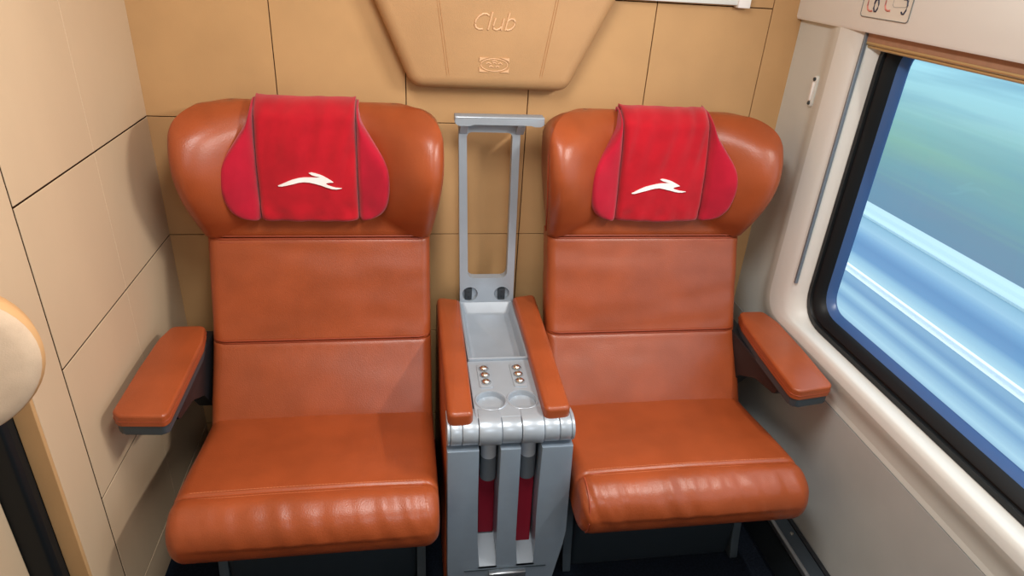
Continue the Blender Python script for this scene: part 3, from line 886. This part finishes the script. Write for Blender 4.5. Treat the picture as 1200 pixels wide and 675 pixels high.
# ------------------------------------------------------------------ the track outside
GZ = -1.1
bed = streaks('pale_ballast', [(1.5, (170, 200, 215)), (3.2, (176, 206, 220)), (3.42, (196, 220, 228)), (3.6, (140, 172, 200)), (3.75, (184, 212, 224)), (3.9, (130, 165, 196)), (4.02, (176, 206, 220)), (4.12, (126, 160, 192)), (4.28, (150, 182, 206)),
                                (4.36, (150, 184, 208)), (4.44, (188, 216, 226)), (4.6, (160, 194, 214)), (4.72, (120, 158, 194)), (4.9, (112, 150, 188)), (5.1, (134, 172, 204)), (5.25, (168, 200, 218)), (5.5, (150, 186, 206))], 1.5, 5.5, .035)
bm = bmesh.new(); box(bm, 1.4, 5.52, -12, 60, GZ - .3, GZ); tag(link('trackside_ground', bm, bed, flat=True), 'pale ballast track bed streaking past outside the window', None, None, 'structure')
bm = bmesh.new(); prism(bm, round_poly([(5.50, GZ - .2), (5.50, GZ + .03), (5.62, GZ + .03), (5.66, GZ + .055), (5.82, GZ + .055), (5.82, GZ - .2)], .01, 2), 'y', -12, 60)
tag(link('concrete_kerb', bm, mat('pale_concrete', srgb(186, 208, 212), .8, var=.08, vscale=5, stretch=(1, .02, 1)), sharp=40), 'pale concrete kerb edging the track bed before the grass', 'kerb', None, 'structure')
bm = bmesh.new(); prism(bm, round_poly([(4.285, GZ), (4.375, GZ), (4.375, GZ + .006), (4.338, GZ + .012), (4.338, GZ + .03), (4.35, GZ + .035), (4.35, GZ + .05), (4.31, GZ + .05), (4.31, GZ + .035), (4.322, GZ + .03), (4.322, GZ + .012), (4.285, GZ + .006)], .002, 2), 'y', -12, 60)
tag(link('steel_rail', bm, mat('bright_rail', srgb(236, 242, 246), .4, metal=.1), sharp=50), 'bright steel rail running along the pale track bed outside', 'rail')
fld = streaks('hazed_verge_grass', [(5.8, (126, 140, 158)), (6.6, (122, 142, 156)), (7.4, (134, 166, 154)), (8.6, (140, 180, 158)), (10, (144, 186, 178)), (12, (160, 202, 204)), (16, (172, 218, 226)), (22, (178, 222, 232)), (60, (186, 226, 236))], 5.8, 60, .02, .75, (96, 134, 150))  # far stops pale to cyan: distance haze painted into the grass colour
bm = bmesh.new()
pr = [(5.81, GZ - .05), (6.6, GZ), (9, GZ + .02), (14, GZ + .15), (25, GZ + .5), (60, GZ + 1.6), (60, GZ - 1), (5.81, GZ - 1)]
prism(bm, pr, 'y', -20, 120); tag(link('grass_field', bm, fld, sharp=60), 'green grass verge and field with painted pale haze beyond the kerb', 'field', None, 'structure')

# ------------------------------------------------------------------ light: overcast sky outside, ceiling and rack lamps plus an added fill inside
w = bpy.data.worlds.new('sky'); sc.world = w; w.use_nodes = True
bg = w.node_tree.nodes['Background']; bg.inputs[0].default_value = (.80, .90, 1.0, 1); bg.inputs[1].default_value = 1.75

def area(name, loc, sx_, sy_, power, col, rot=(0, 0, 0)):
    l = bpy.data.lights.new(name, 'AREA'); l.shape = 'RECTANGLE'; l.size = sx_; l.size_y = sy_; l.energy = power; l.color = col
    o = bpy.data.objects.new(name, l); COL.objects.link(o); o.location = loc; o.rotation_euler = rot
    return o
area('ceiling_or_fill_lamp', (-.05, -1.15, 2.17), .26, .8, 20, (1.0, .98, .95))
area('ceiling_or_fill_lamp', (.25, -2.75, 2.12), .5, .9, 16, (.90, .95, 1.0), (math.radians(28), 0, 0))  # added unseen fill behind the camera, tinted as daylight, brightens front faces
area('rack_lamp', (.93, -1.05, 1.80), .06, .45, 15, (1.0, .96, .90), (0, math.radians(66), 0))

# ------------------------------------------------------------------ camera
R_ = Vector((0.98778815, -0.1444304, 0.05843309)); U_ = Vector((0.01517027, 0.46242157, 0.8865304)); F_ = Vector((0.15506266, 0.87481778, -0.45896559))
cam = bpy.data.cameras.new('camera'); co = bpy.data.objects.new('camera', cam); COL.objects.link(co)
mw = Matrix.Identity(4)
for i in range(3):
    mw[i][0] = R_[i]; mw[i][1] = U_[i]; mw[i][2] = -F_[i]
mw.translation = Vector((-.11425, -1.9, 1.62041))
co.matrix_world = mw
cam.sensor_width = 36; cam.lens = 772.558 / 1200 * 36; cam.clip_start = .02; cam.clip_end = 300
sc.camera = co
sc.view_settings.view_transform = 'Standard'; sc.view_settings.look = 'None'; sc.view_settings.exposure = 0.0; sc.view_settings.gamma = 1.0
sc.view_settings.use_curve_mapping = False
sc.cycles.use_denoising = True
sc.cycles.max_bounces = 8
